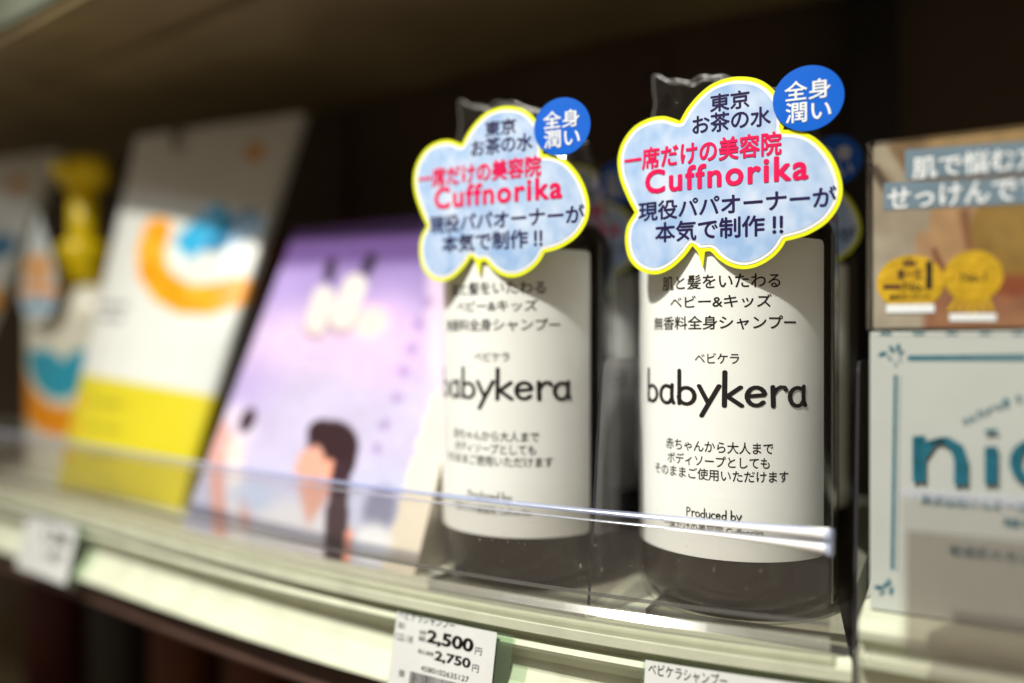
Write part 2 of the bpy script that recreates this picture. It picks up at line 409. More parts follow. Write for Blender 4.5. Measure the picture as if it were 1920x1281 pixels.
# ---- clear dividers with a base plate
def divider(x, yb, xl, label):
    root = empty('shelf_divider', (x, yb, FLOOR), label, 'divider', 'clear dividers beside the front bottles')
    t = .0006; zt = -.0055; yt = yb+.0125
    pts = [(yb, FLOOR+.0016), (yb+.0008, FLOOR+.0006)]
    pts += [(.44, FLOOR+.0006), (.44, zt)]
    for i in range(7):
        a = rad(90+ 90*i/6); r = .005
        pts.append((yt+r+r*math.cos(a)*1.0, zt-r+r*math.sin(a)))
    V = [(x-t, y, z) for y, z in pts]+[(x+t, y, z) for y, z in pts]; n = len(pts)
    side = mesh(V, [tuple(range(n)), tuple(n+i for i in reversed(range(n)))])
    link('fin', side, M['divider'], root)
    ed = []
    for i in range(3, n): ed.append((i, (i+1) % n, n+(i+1) % n, n+i))
    ed.append((0, 1, n+1, n))
    e = link('fin_edge', mesh(V, ed), M['divedge'], root)
    y0 = yb-.0010
    r = .004
    P = [(x-t-.0002, y0)]
    for i in range(6):
        a = rad(270-90*i/5); P.append((xl+r+r*math.cos(a), y0+r+r*math.sin(a)))
    P += [(xl, .44), (x-t-.0002, .44)]
    n = len(P); z0, z1 = FLOOR+.0003, FLOOR+.0030
    V = [(a, b, z0) for a, b in P]+[(a, b, z1) for a, b in P]
    link('base_plate', mesh(V, [tuple(range(n, 2*n))]), M['baseplate'], root)
    link('base_edge', mesh(V, [(i, (i+1) % n, n+(i+1) % n, n+i) for i in range(n-2)]), M['divedge'], root)
divider(-.1100, .2570, -.1800, 'clear acrylic divider standing between the two front shampoo bottles')
divider(-.0240, .2650, -.0925, 'clear acrylic divider between the right front bottle and the boxes')

# ================================================================== SHAMPOO BOTTLE (right front)
BX, BY, BR = -.0711, .311, .0365
BASE = FLOOR+.0035
root = empty('shampoo_bottle', (BX, BY, BASE), 'sharp front shampoo bottle with cloud sticker, nearest the white and blue boxes', 'shampoo bottle', 'wrapped shampoo bottles with cloud stickers')
body = [(0, BASE), (BR-.006, BASE), (BR-.0022, BASE+.0012), (BR-.0004, BASE+.005), (BR-.0004, .040), (BR-.0015, .044), (BR-.006, .0495), (BR-.014, .0535), (.0145, .0555), (.0135, .060), (0, .060)]
link('bottle_body', lathe(body, (BX, BY), 72), M['bottle'], root)
link('cap', lathe([(.0165, .0585), (.0168, .060), (.0168, .0705), (.015, .072), (0, .072)], (BX, BY), 48), M['cap'], root)
# label: wraps 75 degrees each side of the front
LZ0, LZ1 = -.0752, .0369
Rl = BR+.0001
HALF = rad(69)
def cyl(u, v, dr=0):
    a = -math.pi/2+u/Rl
    return Vector((BX+(Rl+dr)*math.cos(a), BY+(Rl+dr)*math.sin(a), v))
nu = 90; V = []; Fc = []
U = Rl*HALF; rc = .002
zs = [LZ0, LZ0+.0006, LZ0+.002, -.06, -.03, 0, .02, LZ1-.002, LZ1-.0006, LZ1]
for j, z in enumerate(zs):
    e = min(z-LZ0, LZ1-z); ins = rc-math.sqrt(max(0, rc*rc-(rc-e)**2)) if e < rc else 0
    for i in range(nu+1): V.append(cyl((-1+2*i/nu)*(U-ins), z))
for j in range(len(zs)-1):
    for i in range(nu):
        Fc.append((j*(nu+1)+i, j*(nu+1)+i+1, (j+1)*(nu+1)+i+1, (j+1)*(nu+1)+i))
lab = link('label', mesh(V, Fc, True), M['label'], root)
def cyl_hit(px, py):
    r = ray(px, py); dx, dy = r.x, r.y
    A = dx*dx+dy*dy; B = -2*(dx*BX+dy*BY); C = BX*BX+BY*BY-Rl*Rl
    D = B*B-4*A*C
    t = (-B-math.sqrt(max(D, 0)))/(2*A)
    a = math.atan2(t*dy-BY, t*dx-BX)
    return (a+math.pi/2)*Rl, t*r.z
def cyl_text(me, pxl, pxr, yt, yb):
    ul, _ = cyl_hit(pxl, 700); ur, _ = cyl_hit(pxr, 700); pc = (pxl+pxr)/2
    _, zt = cyl_hit(pc, yt); _, zb = cyl_hit(pc, yb)
    fit2d(me, ul, ur, zb, zt); slice2d(me, .0012)
    for v in me.vertices: v.co = cyl(v.co.x, v.co.y, .00007+v.co.z)
    return me
lines = [('肌と髪をいたわる', 1243, 1463, 513, 541, .012), ('ベビー&キッズ', 1257, 1447, 552, 577, .012), ('無香料全身シャンプー', 1227, 1492, 591, 618, .012),
         ('ベビケラ', 1303, 1386, 662, 682, .008), ('赤ちゃんから大人まで', 1249, 1450, 828, 850, .010),
         ('ボディソープとしても', 1252, 1443, 855, 877, .010), ('そのままご使用いただけます', 1229, 1478, 881, 903, .010)]
ms = [cyl_text(text2d(s, bold=b, spacing=.95), l, r, t, bb) for s, l, r, t, bb, b in lines]
ms.append(cyl_text(strokes2d('babykera', .098), 1214, 1513, 693, 785))
ms.append(cyl_text(strokes2d('Produced by', .10), 1287, 1391, 954, 980))
ms.append(cyl_text(text2d('一席だけの美容院 Cuffnorika', bold=.004), 1245, 1432, 985, 1003))
link('lettering', join2d(ms), M['ink'], lab)

# clear film bag around the bottle, pinched flat to a crooked seam at the top
def bag():
    V = []; Fc = []; n = 96
    lv = [BASE-.0012, BASE-.0002, BASE+.003, -.05, 0, .030, .046, .056, .066, .076, .083, .089, .094, 1]
    for j, z in enumerate(lv):
        k = max(0, (min(z, .098)-.046)/.052) if z < .5 else 1.0
        r = .0370 if j > 1 else (.0345 if j == 0 else .0364)
        for i in range(n):
            a = 2*math.pi*i/n; ca, sa = math.cos(a), math.sin(a)
            s = (abs(ca)**2.06+abs(sa)**2.06)**(-1/2.06)
            x = r*s*ca; y = r*s*sa
            y = y*(1-.93*k)-.0050*k+ (.0016*math.sin(5*a+z*90)+.0010*math.sin(11*a))*k*(1-k)*4
            x = x*(1-.17*k)+.0005
            zz = z
            if k > 0:
                top = .1068-.17*(x+.031)-.45*max(0, x-.004)-.0012*math.sin(x*260)
                zz = .046+(top-.046)*k
                zz += .0006*math.sin(x*700+k*9)*k
            x += .0012*math.sin(zz*260+2)*k
            V.append((BX+x, BY+y, zz))
    for j in range(len(lv)-1):
        for i in range(n):
            Fc.append((j*n+i, j*n+(i+1) % n, (j+1)*n+(i+1) % n, (j+1)*n+i))
    # seam strip welded along the top rim
    return mesh(V, Fc, True)
bg_me = bag()
rim = [v.co.copy() for v in bg_me.vertices][-96:]
foldl = [v.co.copy() for i, v in enumerate(bg_me.vertices) if i % 96 == 48 and i//96 >= 6]
sidel = [Vector((BX+.0371*math.cos(rad(-12)), BY+.0371*math.sin(rad(-12)), z)) for z in (BASE, -.05, 0, .02, .04)]
link('film_bag', bg_me, M['film'], root)
def wire(pts, r_, close=False, k=6):
    V = []; Fc = []; n = len(pts)
    for i, p in enumerate(pts):
        a = pts[i-1] if (i or close) else p; b = pts[(i+1) % n] if (i < n-1 or close) else p
        d = (b-a).normalized(); q = d.cross(Vector((.3, 1, .2))).normalized(); w = d.cross(q)
        for j in range(k): V.append(p+(q*math.cos(2*math.pi*j/k)+w*math.sin(2*math.pi*j/k))*r_)
    for i in range(n if close else n-1):
        for j in range(k): Fc.append((i*k+j, i*k+(j+1) % k, ((i+1) % n)*k+(j+1) % k, ((i+1) % n)*k+j))
    return mesh(V, Fc, True)
link('film_rim', wire(rim, .00028, True), M['film_fold'], root)
link('film_fold', wire(foldl, .00030), M['film_fold'], root)
link('side_seam', wire(sidel, .00050), M['film_fold'], root)

# ---- cloud sticker on the front of the bag
SYF = BY-.0378
CR = 520/1448
def crop(x, y): return 1120+x*CR, 80+y*(460/1281)
lobes = [(430, 408), (470, 340), (530, 270), (600, 215), (690, 182), (770, 177), (840, 190), (900, 225), (948, 285), (968, 350), (972, 415), (968, 452),
         (1050, 456), (1130, 488), (1200, 555), (1250, 640), (1275, 730), (1272, 805), (1245, 872), (1190, 940), (1110, 993), (1040, 1020), (982, 1034),
         (950, 1085), (900, 1132), (830, 1170), (760, 1183), (690, 1168), (630, 1130), (592, 1092), (562, 1092), 'T', (522, 1092), (497, 1062),
         (450, 1122), (380, 1182), (300, 1210), (220, 1190), (160, 1130), (138, 1040), (148, 955), (190, 885),
         (150, 810), (110, 710), (97, 610), (120, 520), (180, 440), (260, 395), (340, 382), (400, 396)]
CUSP = {(430, 408), (968, 452), (982, 1034), (562, 1092), (522, 1092), (497, 1062), (190, 885)}
def outline(tail):
    pts = [p for p in lobes if p != 'T']
    if tail:
        i = lobes.index('T'); pts = lobes[:i]+[(551, 1176)]+lobes[i+1:]
    P = [atY(*crop(*p), SYF) for p in pts]
    cusp = [p in CUSP or p == (551, 1176) for p in pts]
    n = len(P); out = []
    for i in range(n):           # Catmull-Rom between cusps
        p1, p2 = P[i], P[(i+1) % n]
        p0 = P[i-1] if not cusp[i] else p1-(p2-p1)*.6
        p3 = P[(i+2) % n] if not cusp[(i+1) % n] else p2+(p2-p1)*.6
        for k in range(6):
            t = k/6
            out.append(.5*((2*p1)+(-p0+p2)*t+(2*p0-5*p1+4*p2-p3)*t*t+(-p0+3*p1-3*p2+p3)*t**3))
    return [(p.x, p.z) for p in out]
def inset(poly, d):
    """inward offset by distance: grid-free approach, drop points that end closer than d to the outline"""
    n = len(poly); A = np.array(poly); area = 0
    for i in range(n): area += A[i-1][0]*A[i][1]-A[i][0]*A[i-1][1]
    s = 1 if area > 0 else -1
    out = []
    for i in range(n):
        a = A[i-2]; b = A[(i+2) % n]; t = b-a; t /= np.hypot(*t)+1e-12
        q = A[i]+s*d*np.array([-t[1], t[0]])
        dist = np.min(np.hypot(*(A-q).T))
        if dist > d*.93: out.append(tuple(q))
    return out
def sheet(poly, y, th=.00012):
    n = len(poly)
    bm = bmesh.new()
    vs = [bm.verts.new((x, y, z)) for x, z in poly]
    es = [bm.edges.new((vs[i], vs[(i+1) % n])) for i in range(n)]
    bmesh.ops.triangle_fill(bm, use_beauty=True, use_dissolve=False, edges=es)
    me = bpy.data.meshes.new('m'); bm.to_mesh(me); bm.free(); return me
def solid(poly, y0, y1):
    n = len(poly); V = [(x, y0, z) for x, z in poly]+[(x, y1, z) for x, z in poly]
    Fc = [(i, (i+1) % n, n+(i+1) % n, n+i) for i in range(n)]
    a = sheet(poly, y0); b = sheet(poly, y1); c = mesh(V, Fc)
    return join2d([a, b, c])
def curl(me):                     # the card bows very slightly away at both sides
    for v in me.vertices:
        dx = v.co.x-BX; v.co.y += 2.0*dx*dx*.7
    return me
OUT_T = outline(True); OUT = outline(False)
pxm = .068/372                    # metres per photo pixel on the sticker
st = link('cloud_sticker', curl(solid(OUT_T, SYF, SYF+.0003)), M['yellow'], root)
def densify(me, cuts):
    bm = bmesh.new(); bm.from_mesh(me)
    xs = [v.co.x for v in bm.verts]; zs_ = [v.co.z for v in bm.verts]
    for ax, lo, hi in ((0, min(xs), max(xs)), (2, min(zs_), max(zs_))):
        for k in range(1, cuts):
            c = lo+(hi-lo)*k/cuts
            co = [0, 0, 0]; no = [0, 0, 0]; co[ax] = c; no[ax] = 1
            bmesh.ops.bisect_plane(bm, geom=bm.verts[:]+bm.edges[:]+bm.faces[:], plane_co=co, plane_no=no)
    bm.to_mesh(me); bm.free(); return me
wh = densify(sheet(inset(OUT, 7.6*pxm), SYF-.00008), 20)
link('white_border', curl(wh), M['white'], st)
sk = densify(sheet(inset(OUT, 13.2*pxm), SYF-.00016), 70)
def skycol(p):
    n1 = mnoise.noise(Vector((p.x*75, p.z*75, 1)))*.6+mnoise.noise(Vector((p.x*190, p.z*150, 5)))*.4
    n2 = mnoise.noise(Vector((p.x*420, p.z*300, 9)))*.25
    k = max(0, min(1, .5+1.1*n1+n2))
    return (146+54*k, 178+36*k, 222+16*k)
link('watercolour_fill', curl(paint(sk, skycol)), M['sky'], st)
def flat_text(me, pxl, pxr, yt, yb, Y, post=None, slant=0):
    """fit flat lettering between two photo columns on the plane y = Y"""
    a = atY(pxl, 500, Y).x; b = atY(pxr, 500, Y).x; pc = (pxl+pxr)/2
    zt = atY(pc, yt, Y).z; zb = atY(pc, yb, Y).z
    fit2d(me, a, b, zb, zt)
    if post: slice2d(me, .002)
    for v in me.vertices: v.co = Vector((v.co.x, Y-v.co.z*2, v.co.y))
    if post: post(me)
    return me
YT = SYF-.00024
def navy(L): return join2d([flat_text(text2d(s, bold=b, spacing=sp), l, r, t, bb, YT, curl) for s, l, r, t, bb, b, sp in L])
link('upper_lettering', navy([('東京', 1331, 1405, 172, 206, .018, .95), ('お茶の水', 1298, 1445, 207, 244, .018, .95)]), M['navy'], st)
link('lower_lettering', navy([('現役パパオーナーが', 1195, 1567, 362, 401, .019, .95), ('本気で制作 ‼', 1227, 1468, 408, 448, .019, .95)]), M['navy'], st)
pk = [flat_text(text2d('一席だけの美容院', bold=.030), 1168, 1465, 262, 306, YT, curl),
      flat_text(text2d('Cuffnorika', bold=.030, spacing=1.14), 1208, 1515, 302, 350, YT, curl)]
link('pink_lettering', join2d(pk), M['pink'], st)
# blue round sticker
def disc(cx, cz, rx, rz, n=72): return [(cx+rx*math.cos(2*math.pi*i/n), cz+rz*math.sin(2*math.pi*i/n)) for i in range(n)]
cc = atY(1514, 183, SYF); rx = (atY(1580, 183, SYF).x-atY(1447, 183, SYF).x)/2; rzz = (atY(1514, 123, SYF).z-atY(1514, 246, SYF).z)/2
rs = link('round_sticker', curl(solid(disc(cc.x, cc.z, rx, rzz), SYF-.00060, SYF-.00030)), M['blue'], root)
wt = [flat_text(text2d('全身', bold=.014), 1470, 1556, 147, 185, SYF-.0007, curl), flat_text(text2d('潤い', bold=.014), 1472, 1557, 187, 226, SYF-.0007, curl)]
link('white_lettering', join2d(wt), M['inkwhite'], rs)

def copy_tree(o, parent=None):
    c = o.copy(); COL.objects.link(c); c.parent = parent
    for ch in list(o.children): copy_tree(ch, c)
    return c
for (x, y, rz_, lb) in [(-.1576, .3018, rad(1.5), 'slightly blurred front shampoo bottle with cloud sticker beside the purple pack'),
                        (BX-.002, BY+.0985, rad(-1), 'shadowed shampoo bottle standing directly behind the sharp right front bottle'),
                        (-.1760, .4080, rad(2), 'shadowed shampoo bottle behind the blurred left front bottle')]:
    c = copy_tree(root); c.location = (x, y, BASE); c.rotation_euler = (0, 0, rz_); c['label'] = lb

# ================================================================== PURPLE PACK
def sm(a, b, x):
    t = max(0, min(1, (x-a)/(b-a))); return t*t*(3-2*t)
def mix(a, b, k): return tuple(p+(q-p)*k for p, q in zip(a, b))
def ell(px, py, cx, cy, rx, ry, ang=0, soft=.12):
    c, s = math.cos(rad(ang)), math.sin(rad(ang)); dx, dy = px-cx, py-cy
    u = (dx*c+dy*s)/rx; v = (-dx*s+dy*c)/ry
    return 1-sm(1-soft, 1+soft, math.hypot(u, v))
def capsule(px, py, a, b, r, soft=2.5):
    ax, ay = a; bx, by = b; t = ((px-ax)*(bx-ax)+(py-ay)*(by-ay))/((bx-ax)**2+(by-ay)**2+1e-9); t = max(0, min(1, t))
    return 1-sm(r-soft, r+soft, math.hypot(px-ax-t*(bx-ax), py-ay-t*(by-ay)))
def nz(px, py, s, k=0): return mnoise.noise(Vector((px*s, py*s, k)))

def panel(bl, br, tr, tl, thick, nu=110, nv=130, bulge=0.0, bev=.10):
    """a pack whose front is the given quad: front grid + sides + back; bulge rounds the front outwards"""
    N = ((br-bl).cross(tl-bl)).normalized()
    V = []; Fc = []
    for j in range(nv+1):
        v = j/nv
        for i in range(nu+1):
            u = i/nu; p = (bl*(1-u)+br*u)*(1-v)+(tl*(1-u)+tr*u)*v
            h = bulge*(4*u*(1-u))**.6*(min(1, (1-v)*1.6)**.8)*(min(1, v*9)**.5)
            h += bulge*.10*nz(u*9, v*5, 1, 3)*min(1, 8*u*(1-u))
            V.append(p+N*h)
    k = nu+1
    for j in range(nv):
        for i in range(nu): Fc.append((j*k+i, j*k+i+1, (j+1)*k+i+1, (j+1)*k+i))
    ring = [i for i in range(k)]+[j*k+nu for j in range(1, nv+1)]+[nv*k+i for i in range(nu-1, -1, -1)]+[j*k for j in range(nv-1, 0, -1)]
    b0 = len(V)
    for r_ in ring: V.append(V[r_]-N*thick)
    n = len(ring)
    for i in range(n): Fc.append((ring[(i+1) % n], ring[i], b0+i, b0+(i+1) % n))
    Fc.append(tuple(b0+i for i in reversed(range(n))))
    me = mesh(V, Fc)
    return me

def purple(p):
    px, py = proj(p)
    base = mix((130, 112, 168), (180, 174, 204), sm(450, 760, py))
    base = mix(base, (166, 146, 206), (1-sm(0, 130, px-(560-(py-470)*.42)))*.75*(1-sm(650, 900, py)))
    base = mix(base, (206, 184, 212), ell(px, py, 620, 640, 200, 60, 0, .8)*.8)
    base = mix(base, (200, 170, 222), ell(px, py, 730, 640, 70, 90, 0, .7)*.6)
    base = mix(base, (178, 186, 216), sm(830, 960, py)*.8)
    base = mix(base, (84, 60, 112), (1-sm(478, 512, py+(px-640)*.03))*.85)  # shadow of the upper shelf painted into the print's top band
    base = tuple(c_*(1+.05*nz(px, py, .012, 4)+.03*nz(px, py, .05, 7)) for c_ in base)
    # cream lower right corner with ragged edge
    xe = 820-(py-700)*.30+7*nz(px, py, .05)
    base = mix(base, (212, 204, 190), sm(xe-4, xe+6, px)*sm(690, 760, py))
    base = mix(base, (228, 205, 215), sm(790, 812, px)*(1-sm(690, 760, py))*.6)
    # printed pale text block and vertical writing
    for k, (cx, cy) in enumerate([(803, 566), (785, 610), (772, 655), (757, 697), (745, 745), (720, 797), (708, 842)]):
        g = ell(px, py, cx, cy, 12, 11, -30, .4)*(.35+.65*(nz(px, py, .16, k) > -.05))
        base = mix(base, (120, 92, 150), g*.5)
    for cx0, cy0, ww in ((530, 642, 120), (548, 664, 90)):
        if cx0 < px < cx0+ww and abs(py-cy0-(px-cx0)*.05) < 6: base = mix(base, (165, 145, 190), .5*(.5+nz(px, py, .2)))
    # two white bottles with black caps
    for (x1, y1, x2, y2, r) in ((592, 606, 607, 556, 20), (640, 596, 666, 536, 22)):
        base = mix(base, (150, 125, 140), capsule(px, py, (x1-2, y1+8), (x1+6, y1-2), r+3, 5)*.8)
        base = mix(base, (205, 200, 196), capsule(px, py, (x1, y1), (x2, y2), r, 4))
    base = mix(base, (30, 22, 30), capsule(px, py, (616, 520), (622, 494), 9, 4))
    base = mix(base, (30, 22, 30), capsule(px, py, (687, 508), (697, 484), 9, 4))
    base = mix(base, (238, 198, 186), ell(px, py, 695, 605, 36, 30, -30, .35)*.8)
    # child at left
    base = mix(base, (226, 216, 224), ell(px, py, 440, 800, 40, 40, 0, .4)*.5)
    base = mix(base, (212, 156, 150), ell(px, py, 415, 830, 22, 42, 0, .35)*.85)
    base = mix(base, (240, 205, 195), ell(px, py, 440, 850, 18, 30, 10, .35)*.8)
    base = mix(base, (50, 34, 44), ell(px, py, 464, 788, 13, 24, 25, .3))
    base = mix(base, (205, 150, 140), capsule(px, py, (405, 860), (412, 1000), 13, 6)*.9)
    base = mix(base, (225, 215, 215), capsule(px, py, (440, 880), (446, 1000), 17, 6)*.8)
    base = mix(base, (222, 132, 110), capsule(px, py, (458, 940), (462, 985), 9, 6)*.9)
    # white dress, woman
    base = mix(base, (205, 205, 214), ell(px, py, 560, 1010, 110, 70, 10, .35)*.85)
    base = mix(base, (170, 185, 215), ell(px, py, 470, 930, 40, 30, 0, .4)*.8)
    tri = sm(0, 22, (px-546)-(py-905)*.25)*sm(0, 24, (646-px)-(py-905)*.70)*sm(896, 912, py)
    base = mix(base, (196, 140, 124), tri*.85)
    base = mix(base, (48, 30, 36), ell(px, py, 624, 836, 48, 48, 10, .08))
    base = mix(base, (48, 30, 36), ell(px, py, 604, 812, 28, 26, 0, .10))
    base = mix(base, (48, 30, 36), ell(px, py, 640, 868, 26, 40, 20, .12))
    base = mix(base, (208, 154, 138), ell(px, py, 583, 872, 26, 40, 8, .12)*sm(-8, 6, py-838+(px-583)*.5))
    base = mix(base, (208, 154, 138), capsule(px, py, (562, 876), (556, 882), 6, 4))
    base = mix(base, (228, 158, 136), ell(px, py, 616, 880, 13, 19, 10, .15))
    base = mix(base, (54, 36, 46), capsule(px, py, (640, 880), (632, 960), 17, 5))
    base = mix(base, (54, 36, 46), capsule(px, py, (632, 960), (628, 1055), 21, 5))
    base = mix(base, (226, 150, 132), capsule(px, py, (655, 1000), (648, 1060), 8, 4)*.9)
    base = mix(base, (110, 112, 140), ell(px, py, 712, 955, 30, 45, 15, .4)*.8)
    base = mix(base, (232, 236, 240), ell(px, py, 700, 1020, 34, 40, 0, .4)*.8)
    return base
PZ = FLOOR+.0005
bl = atZ(340, 990, PZ); br = atZ(776, 1080, PZ)
tl = ray(553, 432); tl = tl*(.497); tr = br+(tl-bl)
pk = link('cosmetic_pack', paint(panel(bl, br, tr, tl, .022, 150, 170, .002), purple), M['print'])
tag(pk, 'lavender pack printed with a dark haired woman and two white bottles, leaning back', 'cosmetic pack')

# ================================================================== YELLOW AND WHITE POUCH
pbl = atZ(106, 915, PZ); pbr = atZ(336, 957, PZ)
ptr = at(566, 212, .549); ptl = at(256, 256, .5796)
def pouch_art(p):
    px, py = proj(p)
    b = (214, 217, 214)
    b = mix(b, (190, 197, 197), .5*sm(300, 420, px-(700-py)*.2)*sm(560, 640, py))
    ye = 700+(px-150)*.17
    b = mix(b, (204, 192, 40), sm(ye-4, ye+6, py))
    # orange curved band, open at the top
    pth = [(296, 428), (283, 468), (286, 508), (308, 540), (345, 560), (392, 562), (452, 545)]
    u_ = max(capsule(px, py, pth[i], pth[i+1], 29-abs(i-3)*1.5, 3) for i in range(len(pth)-1))
    b = mix(b, mix((244, 150, 14), (250, 172, 44), sm(-.3, .3, nz(px, py, .02))), u_*sm(404, 422, py+(px-280)*.1))
    # blue scoop
    b = mix(b, (16, 96, 146), capsule(px, py, (398, 448), (468, 420), 25, 8)*.85)
    b = mix(b, (44, 164, 214), capsule(px, py, (352, 460), (406, 408), 24, 5))
    b = mix(b, (230, 236, 230), ell(px, py, 330, 482, 16, 18, 0, .4))
    b = mix(b, (214, 120, 30), ell(px, py, 478, 285, 18, 14, -30, .5)*.8)
    # small writing
    for (x, y, w) in ((182, 572, 60), (186, 596, 46)):
        if x < px < x+w and abs(py-y-(px-x)*.04) < 5: b = mix(b, (60, 62, 70), .5+.5*nz(px, py, .3))
    for (x, y, w) in ((172, 752, 66), (166, 800, 60), (160, 850, 66)):
        if x < px < x+w and abs(py-y-(px-x)*.12) < 4: b = mix(b, (110, 100, 40), .45+.5*nz(px, py, .3))
    for (x, y) in ((152, 752), (146, 798), (130, 850)):
        b = mix(b, (236, 150, 30), ell(px, py, x, y, 7, 9, 0, .4)*.8)
    b = mix(b, (170, 160, 50), capsule(px, py, (170, 870), (230, 930), 4, 3)*.4)
    return b
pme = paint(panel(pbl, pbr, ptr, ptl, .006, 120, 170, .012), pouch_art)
# hang notch in the top seam: drop faces of the small slot
bm = bmesh.new(); bm.from_mesh(pme)
kill = []
for f in bm.faces:
    c = f.calc_center_median(); px, py = proj(c)
    if math.hypot((px-336), (py-262)*.6) < 15 and py < 290: kill.append(f)
bmesh.ops.delete(bm, geom=kill, context='FACES'); bm.to_mesh(pme); bm.free()
po = link('refill_pouch', pme, M['print'])
tag(po, 'white and yellow refill pouch with orange ring and blue scoop print', 'pouch', 'white and yellow refill pouches')
po2 = po.copy(); COL.objects.link(po2); po2.location = po.location+Vector((-.255, -.018, 0)); po2.rotation_euler = (0, 0, rad(2))
po2['label'] = 'shadowed refill pouch cut by the left edge of the photo, behind the drop tag'

# ================================================================== PUMP BOTTLE
QX, QY = -.572, .368
qr = empty('pump_bottle', (QX, QY, FLOOR), 'white pump bottle with yellow pump head and orange and teal curved print', 'pump bottle')
def body_art(p):
    px, py = proj(p)
    b = (214, 212, 196)
    e1 = ell(px, py, 118, 690, 104, 128, 0, .05); e2 = ell(px, py, 118, 672, 70, 92, 0, .06)
    b = mix(b, (226, 140, 20), max(0, e1-e2)*sm(640, 655, py))
    e3 = ell(px, py, 112, 672, 58, 76, 0, .07)
    b = mix(b, (40, 148, 176), e3*sm(652+22*max(0, 1-abs(px-118)/22), 660+22*max(0, 1-abs(px-118)/22), py))
    for (y) in (780, 795): 
        if 5 < px < 45 and abs(py-y) < 3: b = mix(b, (90, 130, 150), .6)
    return b
bp_ = [(0, FLOOR), (.044, FLOOR), (.048, FLOOR+.004)]
for i in range(1, 70): bp_.append((.048, FLOOR+.004+(.020-FLOOR-.004)*i/70))
bp_ += [(.048, .020), (.046, .028), (.038, .037), (.024, .042), (.016, .044), (0, .044)]
link('bottle_body', paint(lathe(bp_, (QX, QY), 160, sx=1.0, sy=.62, p=2.6), body_art), M['pumpwhite'], qr)
link('collar', lathe([(.0, .0435), (.0175, .0435), (.0165, .052), (.0185, .062), (.0185, .074), (.016, .0765), (0, .0765)], (QX, QY), 40), M['pumpyellow'], qr)
link('pump_stem', lathe([(.0105, .074), (.0105, .122), (0, .122)], (QX, QY), 32), M['pumpyellow'], qr)
hd = lathe([(0, .1175), (.019, .1180), (.0235, .123), (.0240, .132), (.021, .1385), (.012, .1405), (0, .141)], (QX, QY), 40, sy=.62)
link('pump_head', hd, M['pumpyellow'], qr)
nzl = lathe([(0, .1235), (.006, .1240), (.0070, .128), (.0062, .133), (0, .1345)], (QX, QY), 24)
for v in nzl.vertices:
    v.co.y = QY+(v.co.y-QY)-.018 if v.co.y < QY else v.co.y
link('nozzle', nzl, M['pumpyellow'], qr)
# drop tag on the bottle's front
def drop_poly(cx, cz, w, h, n=60):
    P = []
    for i in range(n):
        t = 2*math.pi*i/n
        P.append((cx+w*math.sin(t)*(math.sin(t/2)**1.6), cz+h*math.cos(t)))
    return P
DY = QY-.0355
c1 = atY(74, 500, DY); hw = .0315
def drop_art(p):
    px, py = proj(p)
    b = (198, 208, 210)
    cy = py
    b = mix(b, (226, 156, 84), ell(px, py, 70, 505, 26, 30, 0, .3)*(.5+.5*(nz(px, py, .12) > -.1)))
    if abs(py-545) < 7: b = mix(b, (232, 150, 60), 1-sm(30, 44, abs(px-72)))
    b = mix(b, (110, 160, 200), (1-sm(24, 32, abs(px-74)))*(1-sm(7, 10, abs(py-573))))
    return b
dp = densify(solid(drop_poly(c1.x, c1.z, hw, .0400), DY-.0012, DY), 40)
link('drop_tag', paint(dp, drop_art), M['printmatt'], qr)

# ---- dim things at the back of the shelf between the packs
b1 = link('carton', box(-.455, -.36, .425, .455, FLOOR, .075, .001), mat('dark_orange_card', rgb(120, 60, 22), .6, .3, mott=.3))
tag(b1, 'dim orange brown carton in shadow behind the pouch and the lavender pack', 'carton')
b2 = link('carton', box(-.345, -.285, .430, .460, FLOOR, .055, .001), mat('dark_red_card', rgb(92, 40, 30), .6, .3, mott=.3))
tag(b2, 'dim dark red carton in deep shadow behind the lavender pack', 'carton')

# ================================================================== RIGHT BAY
NY = .262
RZ = -.0807
rsf = empty('shelf', (.1, NY, RZ), 'cream metal shelf at right under the two stacked boxes', 'shelf')
rx0 = -.0225; RB = .22
def rib(prof_, x0, x1):
    V = []; Fc = []; k = len(prof_)
    for x in (x0, x1):
        for y, z in prof_: V.append((x, y, z))
    for j in range(k): Fc.append((j, (j+1) % k, k+(j+1) % k, k+j))
    Fc.append(tuple(reversed(range(k)))); Fc.append(tuple(range(k, 2*k)))
    me = mesh(V, Fc); bm = bmesh.new(); bm.from_mesh(me); bmesh.ops.recalc_face_normals(bm, faces=bm.faces); bm.to_mesh(me); bm.free(); return me
yl = .2500
pr = [(.45, RZ-.0004), (yl+.003, RZ-.0004), (yl+.001, RZ-.0008), (yl, RZ-.003), (yl+.0005, RZ-.0055), (yl+.004, RZ-.007), (yl+.004, RZ-.010), (yl+.0005, RZ-.0112), (yl+.0005, RZ-.0135), (yl+.005, RZ-.0155), (yl+.006, RZ-.022), (yl-.002, RZ-.032), (yl-.001, RZ-.034), (.45, RZ-.034)]
link('shelf_board', rib(pr, rx0+.0010, RB), M['cream'], rsf)
